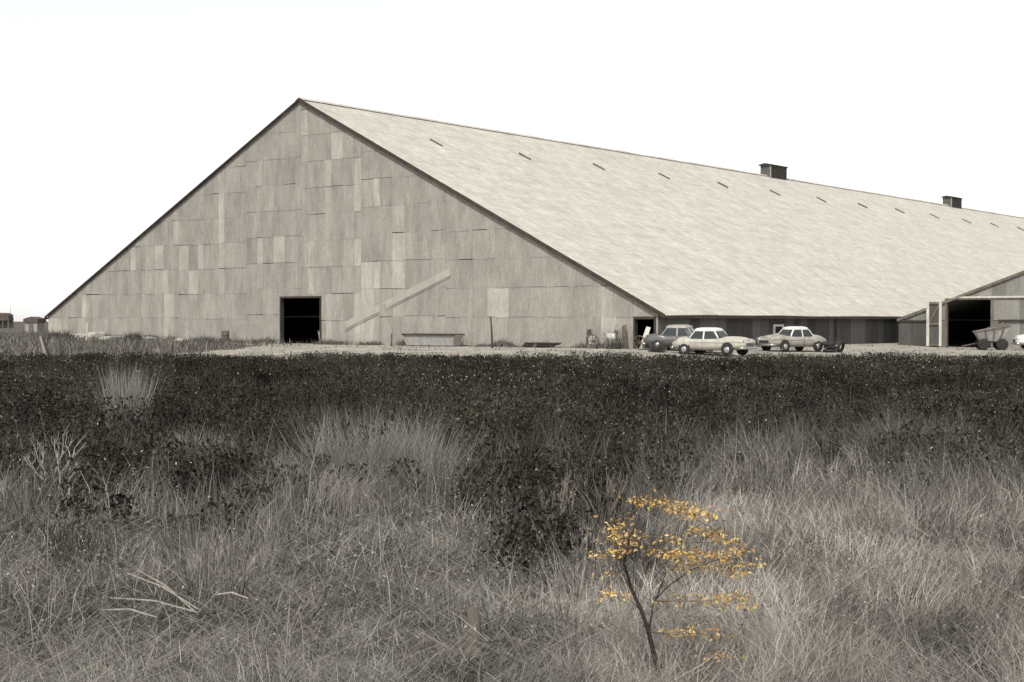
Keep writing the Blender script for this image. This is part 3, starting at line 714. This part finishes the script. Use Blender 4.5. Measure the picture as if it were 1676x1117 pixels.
# flattened thatch lying between the standing blades
N2 = 105000; x, y = scatter(N2, 6.2, 19, .6); k = y < grass_edge(x, y) + 1; x, y = x[k], y[k]; N2 = len(x)
parts.append(blades(np.stack([x, y, height(x, y) + rng.uniform(.0, .16, N2)], 1), rng.uniform(.2, .5, N2), np.clip(.0004*y,.0025,.01)*rng.uniform(.7,1.5,N2), rng.uniform(0, 6.28, N2), rng.uniform(1.1, 1.6, N2), rng.uniform(-.2,.3,N2), pick(N2, (3,2,4,2,2.5,1,2))*.9))
N3 = 45000; x, y = scatter(N3, 8.5, 19, .1); k = (y < grass_edge(x, y) + 2) & (field(x, y, .8, 0) + rng.normal(0,.4,N3) > -.1); x, y = x[k], y[k]; N3 = len(x)
parts.append(leaves(np.stack([x, y, height(x, y) + rng.uniform(.02, .26, N3)], 1), rng.uniform(.005, .016, N3), pick(N3, (2,1,3,2,6,3,2))*rng.uniform(.5,1.3,(N3,1))))
o = raw_mesh('dead_grass', *merge(parts), M['veg']); tag(o, 'dead tangled grass covering the foreground', 'grass', kind='stuff')

# 2. tall seed stalks through the grass
N = 2600; x, y = scatter(N, 8.6, 19, .2); k = (y < grass_edge(x, y) + 2) & (field(x, y, 2.2, 7) > -.2); x, y = x[k], y[k]; N = len(x)
p = np.stack([x, y, height(x, y)], 1); ln = rng.uniform(.35, .7, N); yaw = rng.uniform(0, 6.28, N); lean = rng.uniform(.02, .4, N); curl = rng.uniform(0, .6, N)
parts = [blades(p, ln, .0005*y, yaw, lean, curl, pick(N, (2,4,1,4,1,.3,1)))]
d = np.stack([np.cos(yaw), np.sin(yaw), np.zeros(N)], 1); up = np.array([0,0,1.0]); a2 = lean + curl
tip = p + (d*np.sin(lean)[:,None] + up*np.cos(lean)[:,None])*(ln*.5)[:,None] + (d*np.sin(a2)[:,None] + up*np.cos(a2)[:,None])*(ln*.5)[:,None]
for j in range(5): parts.append(leaves(tip - up*.02*j + rng.normal(0, .008, (N,3)), rng.uniform(.005, .012, N), pick(N, (2,4,1,4,1,.3,1))))
o = raw_mesh('seed_stalks', *merge(parts), M['veg']); tag(o, 'tall pale seed stalks standing above the dead grass', 'grass stalks', kind='stuff')

# 3. dark field of dead weeds with small white seed heads
NP = 6000; u = rng.uniform(0, 1, NP); y = 11 + u**.8*45; x = rng.uniform(-1, 1, NP)*(.38*y + 3.0)
e = grass_edge(x, y); k = (y > e + rng.normal(.4, .8, NP)) & (rng.uniform(0,1,NP) > .42*greyness(x, y)) & (y < 57 + 1.2*np.sin(x*.3)); x, y = x[k], y[k]; NP = len(x)
fl_ = 1 - .75*sstep(28, 42, y); hp = (.62 + fl_*(.14*field(x, y, 5, 3) + .1*field(x, y, 2, 4))) * (1 + fl_*rng.uniform(-.3, .2, NP)); hp = np.clip(hp, .25, .95)*(1 + .34*sstep(35, 50, y))*np.where(y < e[k] + 2, .75, 1)
rp = rng.uniform(.22, .42, NP)*(1 + .012*(y-20))
parts = []
LPAL = .62*np.array([(.030,.030,.021), (.042,.041,.028), (.052,.044,.036), (.068,.062,.05), (.024,.022,.018), (.10,.094,.08), (.048,.05,.028)])
for cnt, ylo, yhi in ((160, 0, 22), (120, 22, 34), (110, 34, 70)):
    k = (y >= ylo) & (y < yhi); n = int(k.sum())
    if not n: continue
    P = np.repeat(np.stack([x[k], y[k], height(x[k], y[k])], 1), cnt, 0); H = np.repeat(hp[k], cnt); RR = np.repeat(rp[k], cnt); n2 = len(P)
    t = rng.uniform(0, 1, n2)**.75; a = rng.uniform(0, 6.283, n2); r = RR*np.sqrt(rng.uniform(0, 1, n2))*(1.1 - .55*t)
    P = P + np.stack([r*np.cos(a), r*np.sin(a), H*t], 1)
    tone = np.repeat(np.clip(1.1 + .5*field(x[k], y[k], 6, 6) + .3*field(x[k], y[k], 2.2, 0) + .3*rng.normal(size=n), .45, 2.6), cnt)
    c = LPAL[rng.choice(7, n2, p=[.2,.2,.16,.13,.16,.07,.08])]*tone[:, None]*rng.uniform(.7, 1.3, (n2,1))
    sz = rng.uniform(.018, .045, n2)*(.9 if yhi < 30 else 1.0 if yhi < 40 else 1.15)
    parts.append(leaves(P, sz, c))
    s = 8; P = np.repeat(np.stack([x[k], y[k], height(x[k], y[k])], 1), s, 0) + np.concatenate([rng.normal(0,.05,(n*s,2)), np.zeros((n*s,1))], 1)
    H = np.repeat(hp[k], s)*rng.uniform(.75, 1.3, n*s)
    parts.append(blades(P, H, np.clip(.0005*P[:,1], .006, .03), rng.uniform(0,6.28,n*s), rng.uniform(.02,.5,n*s), rng.uniform(-.2,.5,n*s), LPAL[rng.choice([2,3,5], n*s, p=[.4,.35,.25])]*rng.uniform(.8,1.5,(n*s,1))))
    # seed heads
    patchy = np.clip(.5 + field(x[k], y[k], 9, 2) + 1.0*np.exp(-((pxof(x[k],y[k])-900)/220)**2), 0, 2)
    ns = rng.poisson(.5*patchy); P = np.repeat(np.stack([x[k], y[k], height(x[k], y[k]) + hp[k]*.95], 1), ns, 0) + rng.normal(0, 1, (ns.sum(), 3))*np.array([.22,.22,.12])
    for j in range(2): parts.append(leaves(P, rng.uniform(.010, .022, len(P))*(1 if yhi < 40 else 1.4), np.tile([(.46,.45,.40)], (len(P),1))*rng.uniform(.6,1.25,(len(P),1))))
o = raw_mesh('dark_weeds', *merge(parts), M['leafy']); tag(o, 'dark field of dead weeds with scattered white seed heads', 'weeds', kind='stuff')

N = 230000; x, y = scatter(N, 10.5, 32, .2); k = (y > grass_edge(x, y) - 2) & (rng.uniform(0, 1, N) < greyness(x, y)*(.75 + .5*field(x, y, 1.3, 7)) + .03); x, y = x[k], y[k]; N = len(x)
tone = (np.clip(.66 + .22*field(x, y, 2.4, 1) + .14*field(x, y, .8, 2), .22, 1.3)*(.42 + .58*greyness(x, y)))[:, None]
o = raw_mesh('grey_grass', *blades(np.stack([x, y, height(x, y)-.02], 1), rng.uniform(.3, .8, N)*(1 + .25*field(x, y, 2, 3)), .00046*y*rng.uniform(.7,1.5,N), field(x, y, 2.5, 4)*3 + rng.normal(0,.9,N), np.clip(np.abs(rng.normal(.3,.4,N)),0,1.4), rng.uniform(.1,1.2,N), pick(N, (2,1.5,4,2.2,3,2,3))*tone), M['veg'])
tag(o, 'grey dead grass thinning out into the dark weed field', 'grass', kind='stuff')

N = 70000; x, y = scatter(N, 18, 50, .1, .40); k = field(x, y, 6, 4) + .6*field(x, y, 2, 3) + rng.normal(0,.3,N) > .75; x, y = x[k], y[k]; N = len(x)
o = raw_mesh('wispy_stalks', *blades(np.stack([x, y, height(x, y)], 1), rng.uniform(.55, .95, N), .00036*y*rng.uniform(.7,1.4,N), rng.uniform(0,6.28,N), rng.uniform(0,.5,N), rng.uniform(0,.6,N), pick(N, (2,1,4,2,3,2,3))*.42), M['veg'])
tag(o, 'thin wispy stalks rising among the dark weeds', 'stalks', kind='stuff')

# 4. low grey grass on the rough ground left of the yard and along the yard edge
N = 150000; x = rng.uniform(-62, 6, N); y = rng.uniform(52, 160, N)
dx = x - L0.x; dy = y - L0.y; lx = dx*G.x + dy*G.y; ly = dx*D1.x + dy*D1.y
lim = -4 - 26*sstep(30, 52, lx)
k = ((ly < lim + rng.normal(0, 3, N)) | (lx < -1)) & (np.abs(x) < .42*y) & ((ly < -.6) | (lx < -.5)) & (field(x, y, 6, 1) + rng.normal(0,.5,N) > -.9 + .8*sstep(20, 45, lx))
x, y = x[k], y[k]; N = len(x)
o = raw_mesh('rough_grass', *blades(np.stack([x, y, height(x, y)-.02], 1), rng.uniform(.2, .62, N)*(1 + .35*field(x,y,4,2)), rng.uniform(.03, .075, N), rng.uniform(0,6.28,N), rng.uniform(0,.7,N), rng.uniform(0,.7,N), pick(N, (2,1,4,2,2.5,4,2))*.6), M['veg'])
tag(o, 'low grey grass on the rough ground before the warehouse at left', 'grass', kind='stuff')
N = 12000; x = rng.uniform(-14, 36, N); y = rng.uniform(54, 74, N)**1.0; k = rng.uniform(0,1,N) < np.exp(-(y-54)/5); x, y = x[k], y[k]; N = len(x)
o = raw_mesh('verge_grass', *blades(np.stack([x, y, height(x, y)-.02], 1), rng.uniform(.1, .35, N), rng.uniform(.03, .06, N), rng.uniform(0,6.28,N), rng.uniform(0,.7,N), rng.uniform(0,.7,N), pick(N, (2,1,2,2,3,3,1))*.7), M['veg'])
tag(o, 'short grass fringing the dirt yard', 'grass', kind='stuff')

N = 16000; lx = rng.uniform(.3, 61, N); ly = -np.abs(rng.normal(.25, .45, N)) - .1; x = L0.x + lx*G.x + ly*D1.x; y = L0.y + lx*G.y + ly*D1.y
k = (field(lx, ly*0, 5, 3) + rng.normal(0,.35,N) > -.1) & ((lx < 29.3) | (lx > 34.2)); x, y = x[k], y[k]; N = len(x)
o = raw_mesh('wall_foot_weeds', *blades(np.stack([x, y, height(x, y)], 1), rng.uniform(.15, .5, N)*(1 + .5*field(x, y, 3, 5)), rng.uniform(.03, .06, N), rng.uniform(0,6.28,N), rng.uniform(0,.8,N), rng.uniform(0,.8,N), pick(N, (1,0,2,0,5,4,0))*.7), M['veg'])
tag(o, 'low dark weeds growing along the foot of the gable', 'weeds', kind='stuff')
N = 9000; x = rng.uniform(-16, 44, N); y = rng.uniform(60, 118, N); k = (field(x, y, 5, 6) + rng.normal(0,.4,N) > .2); x, y = x[k], y[k]; N = len(x); dx = x-L0.x; dy = y-L0.y; lx = dx*G.x+dy*G.y; ly = dx*D1.x+dy*D1.y
k = (ly < -.3) | (lx > 64.2); k &= ~((lx > 64.5) & (ly > 32)); x, y = x[k], y[k]; N = len(x)
o = raw_mesh('yard_tufts', *blades(np.stack([x, y, height(x, y)], 1), rng.uniform(.04, .16, N), rng.uniform(.05, .14, N), rng.uniform(0,6.28,N), rng.uniform(0,1.2,N), rng.uniform(0,.7,N), pick(N, (1,1,2,1,4,3,1))*.8), M['veg'])
tag(o, 'sparse low tufts and litter scattered over the dirt yard', 'tufts', kind='stuff')

# 5. single plants one can point to
def clump(name, px, D, n, hgt, spread, wts, tone, label, lean=.45, wd=.0006, cat='grass clump', droop=.8, plume=0):
    cx = X(px, D); cy = D; a = rng.uniform(0, 6.28, n); r = spread*.35*np.sqrt(rng.uniform(0,1,n))
    x = cx + r*np.cos(a); y = cy + r*np.sin(a)
    ln = hgt*rng.uniform(.35, 1.25, n); le = np.abs(rng.normal(0, lean, n))
    c = pick(n, wts)*tone
    parts = [blades(np.stack([x, y, height(x, y)-.02], 1), ln, wd*D*rng.uniform(.6,1.3,n), a + rng.normal(0,1.5,n), le, rng.uniform(0, droop, n), c)]
    if plume:
        k = rng.integers(0, n, plume); t = rng.uniform(.7, 1.0, plume)
        d = np.stack([np.cos(a[k])*np.sin(le[k]), np.sin(a[k])*np.sin(le[k]), np.cos(le[k])], 1)
        P = np.stack([x[k], y[k], height(x[k], y[k])], 1) + d*(ln[k]*t)[:,None] + rng.normal(0,.05,(plume,3))
        parts.append(leaves(P, rng.uniform(.01,.03,plume), pick(plume, wts)*tone*1.1))
    o = raw_mesh(name, *merge(parts), M['veg']); tag(o, label, cat); return o
PALE = (1,3,1,4,.2,.6,5)
clump('grass_clump', 610, 18.2, 3600, 1.02, 2.4, PALE, .80, 'large pale feathery grass clump in the dark field left of centre', lean=.48, wd=.00036)
clump('grass_clump', 668, 17.6, 1900, .80, 1.6, PALE, .76, 'pale grass clump touching the large feathery one on its right', lean=.5, wd=.00036)
clump('grass_clump', 206, 23, 1500, 1.18, .7, PALE, .85, 'small upright pale plume of grass in the dark field at left', lean=.14, droop=.2, wd=.0004)
clump('grass_clump', 1505, 19.5, 2200, .88, 1.5, PALE, .5, 'greyish feathery grass clump in the dark field at right', lean=.5, wd=.0004)
clump('grass_clump', 318, 19.4, 1800, .66, 1.1, (1,1,1,1,.2,6,2), 1.15, 'low yellowish-green grass mound in the dark field at left', lean=.75, droop=1.3)
clump('grass_clump', 480, 17.2, 1100, .55, 1.4, PALE, .66, 'low pale matted grass left of the large feathery clump', lean=.7, droop=1.1)
clump('grass_clump', 1100, 16.0, 700, .6, 1.1, PALE, .55, 'pale thin grass tuft above the yellow sapling', lean=.5)
clump('bush', 218, 112, 500, .85, 1.5, (0,0,1,0,4,3,0), .5, 'dark bush at the left foot of the gable', lean=.6, wd=.0005, cat='bush', plume=900)
clump('bush', 100, 116, 700, .9, 2.6, (0,0,1,0,4,3,0), .6, 'dark scrub at the far left corner of the warehouse', lean=.8, wd=.0005, cat='bush', plume=700)
clump('bush', 1004, 90.3, 220, 1.25, 1.5, (0,0,2,1,5,2,1), .55, 'dark straggly weed bush in the scrap heap by the corner doorway', lean=.55, wd=.0003, cat='bush', plume=900)
clump('bush', 1075, 87, 350, .7, 1.3, (0,0,2,1,6,2,1), .45, 'low dark weeds in front of the corner doorway', lean=.6, wd=.0004, cat='bush', plume=600)
clump('bush', 330, 108, 500, .6, 3.0, (0,0,1,0,3,4,0), .6, 'low green weeds at the gable foot left of the doorway', lean=.8, wd=.0005, cat='bush', plume=500)

# branching helpers for woody plants
def branch_shrub(name, px, D, hgt, mat, label, seed, spread=.6, n0=5):
    r = random.Random(seed); root = empty(name, on(px, D, -.03)); tag(root, label, 'dead shrub')
    def grow(p, d, ln, rad, lev, mb):
        q = p + d*ln*.5 + Vector((r.uniform(-.03,.03), r.uniform(-.03,.03), 0)); e_ = q + (d + Vector((r.uniform(-.25,.25), r.uniform(-.25,.25), .08))).normalized()*ln*.5
        mb.tube([p, q, e_], [rad, rad*.8, rad*.55], 5)
        if lev < 3:
            for _ in range(r.choice((2,3))):
                nd = (d + Vector((r.uniform(-1,1)*spread, r.uniform(-1,1)*spread, r.uniform(-.1,.4)))).normalized(); grow(q.lerp(e_, r.uniform(.1,1)), nd, ln*r.uniform(.5,.75), rad*.55, lev+1, mb)
    for k in range(n0):
        a = 6.28*k/n0 + r.uniform(-.4,.4); mb = MB()
        grow(Vector((0,0,0)), Vector((math.cos(a)*spread, math.sin(a)*spread, 1)).normalized(), hgt*r.uniform(.4,.6), .016, 0, mb); mb.build('branch', mat, root)
    return root
branch_shrub('dead_shrub', 92, 15.4, .85, M['stick'], 'bare pale branching shrub at left edge of the dark field', 4, .55, 4)
branch_shrub('dead_shrub', 1000, 13.4, .7, M['timber'], 'bare grey twiggy shrub just left of the yellow sapling', 8, .5, 4)
branch_shrub('dead_shrub', 905, 12.6, .75, M['timber'], 'thin reddish-grey bare stems in the dark dip at centre', 12, .25, 5)
# pale sticks lying in the left foreground
for k, (a, b, lb) in enumerate((((208,940,11.2),(325,1000,10.0),'longest of the pale sticks fanned out on the left foreground grass'), ((225,935,11.4),(318,1003,9.95),'pale stick lying close along the longest stick'), ((180,980,10.4),(322,1004,9.9),'lowest pale stick of the fan in the left foreground'), ((165,1000,10.0),(255,1012,9.75),'short pale stick at the left end of the fan'), ((350,975,10.4),(405,981,10.25),'short pale stick lying alone right of the fan'))):
    pa = Vector((X(a[0],a[2]), a[2], CAM_Z - (a[1]-526)/2403*a[2])); pb = Vector((X(b[0],b[2]), b[2], CAM_Z - (b[1]-526)/2403*b[2]))
    mid = pa.lerp(pb,.5) + Vector((0,.02,.025)); o = MB().tube([pa-pa, mid-pa, pb-pa], [.006,.008,.006], 6).build('stick', M['stick']); o.location = pa; tag(o, lb, 'stick', 'sticks in the left foreground')
# weathered stump in the grass
st = on(775, 8.9, -.05); o = MB().lathe([(.05,0),(.05,.08),(.042,.18),(.036,.30),(.026,.36),(.010,.34)], n=11).build('stump', M['timber']); o.location = st
for v in o.data.vertices: v.co.x *= 1 + .15*math.sin(v.co.z*9 + v.co.y*20); v.co.y *= 1 + .12*math.sin(v.co.z*13 + v.co.x*25)
tag(o, 'short dark weathered stump in the foreground grass at centre', 'stump')

# yellow-leaved sapling
SD = 7.95
def sp(px, py, dd=0): D = SD + dd; return Vector((X(px, D), D, CAM_Z - (py-526)/2403*D))
base = sp(1082, 1150); base.z = gz(base.x, base.y) - .03
sap = empty('sapling', base); tag(sap, 'small sapling with yellow-orange autumn leaves in the foreground', 'sapling')
def rel(l): return [Vector(p) - base for p in l]
trunk = MB().tube(rel([base, sp(1073,1080), sp(1062,1035), sp(1052,1005), sp(1034,965), sp(1022,925), sp(1030,880), sp(1048,850)]), [.016,.014,.0125,.011,.0095,.008,.006,.004], 8).build('trunk', M['bark'], sap, True)
limbs = [[(1062,1035,0),(1068,1005,.03),(1071,985,.05)], [(1071,985,.05),(1095,960,.1),(1130,935,.15),(1170,918,.18),(1222,915,.2)], [(1052,1005,0),(1035,985,-.05),(1010,975,-.1)], [(1034,965,0),(1018,940,.02),(1004,912,.04),(1000,880,.05)],
    [(1048,850,0),(1075,828,.06),(1110,836,.1),(1150,845,.15)], [(1030,880,0),(1070,880,.1),(1120,888,.15),(1180,890,.2)], [(1071,985,.05),(1110,985,-.1),(1160,985,-.15),(1205,975,-.18)],
    [(1062,1035,0),(1100,1040,-.1),(1140,1038,-.15),(1175,1042,-.2)], [(1140,1038,-.15),(1170,1060,-.2),(1182,1085,-.22)], [(1110,836,.1),(1160,862,.12),(1200,890,.12),(1230,915,.12)], [(1022,925,0),(1000,905,-.05),(985,912,-.08)], [(1073,985,.05),(1090,940,.0),(1085,905,-.05),(1100,870,-.05)]]
for li_, lb in enumerate(limbs):
    pts = rel([sp(a, b, c) for a, b, c in lb]); nn = len(pts)
    MB().tube(pts, [(.007 if li_ == 0 else .0042)*(1 - .7*i/(nn-1)) for i in range(nn)], 5).build('twig', M['bark'] if li_ < 2 else M['twig'], trunk, True)
YEL = np.array([(.50,.30,.085), (.55,.37,.13), (.46,.25,.08), (.58,.44,.22), (.38,.23,.10), (.48,.37,.11)])
spots = [(1050,822,26),(1075,820,22),(1100,828,30),(1125,838,34),(1150,843,30),(1010,868,26),(1017,885,34),(1030,880,22),(1005,905,22),(985,912,16),(992,940,8),(1020,850,14),(1105,884,20),(1165,875,24),(1185,885,26),(1205,900,20),(1090,906,24),(1110,908,26),(1135,912,18),(1160,912,28),(1182,912,24),(1115,928,20),(1135,930,14),(1180,932,24),(1205,938,24),(1228,925,16),(1095,985,20),(1140,985,12),(1165,982,22),(1200,978,34),(1212,990,14),(1010,978,18),(1000,972,8),(1110,1038,14),(1125,1036,18),(1168,1042,16),(1180,1078,18),(1060,905,8),(1145,870,14),(1220,905,12)]
allp = []; alls = []; allc = []
for (a, b, n) in spots:
    n = int(n*2.6); c = sp(a, b, rnd.uniform(-.15, .2)) - base
    allp.append(np.array(c)[None, :] + rng.normal(0, 1, (n, 3))*np.array([.052, .05, .017]))
    alls.append(rng.uniform(.006, .018, n)); allc.append(YEL[rng.choice(6, n)]*rng.uniform(.75, 1.2, (n,1)))
allp = np.concatenate(allp); alls = np.concatenate(alls); allc = np.concatenate(allc); od = np.argsort(-alls)
for k in od[:300]:
    v, q, t, cc = leaves(allp[k:k+1]*0, alls[k:k+1], allc[k:k+1], .35)
    v[1] += v[2]*.25; v[3] += v[2]*.25; v = np.concatenate([v, np.array([[0,0,-.12*alls[k]]])])      # pointed leaf with a sunk midrib
    o = raw_mesh('leaf', v, np.zeros((0,4),int), np.array([[0,1,4],[1,2,4],[2,3,4],[3,0,4]]), np.repeat(cc[:1],5,0), M['leafy'])
    o.location = Vector(allp[k]); o.parent = sap
v, q, t, cc = leaves(allp[od[300:]], alls[od[300:]], allc[od[300:]], .35)
o = raw_mesh('small_leaves', v, q, t, cc, M['leafy']); o.parent = sap; tag(o, kind='stuff')
print('triangles', sum(len(o.data.loops) - 2*len(o.data.polygons) for o in bpy.data.objects if o.type == 'MESH'))
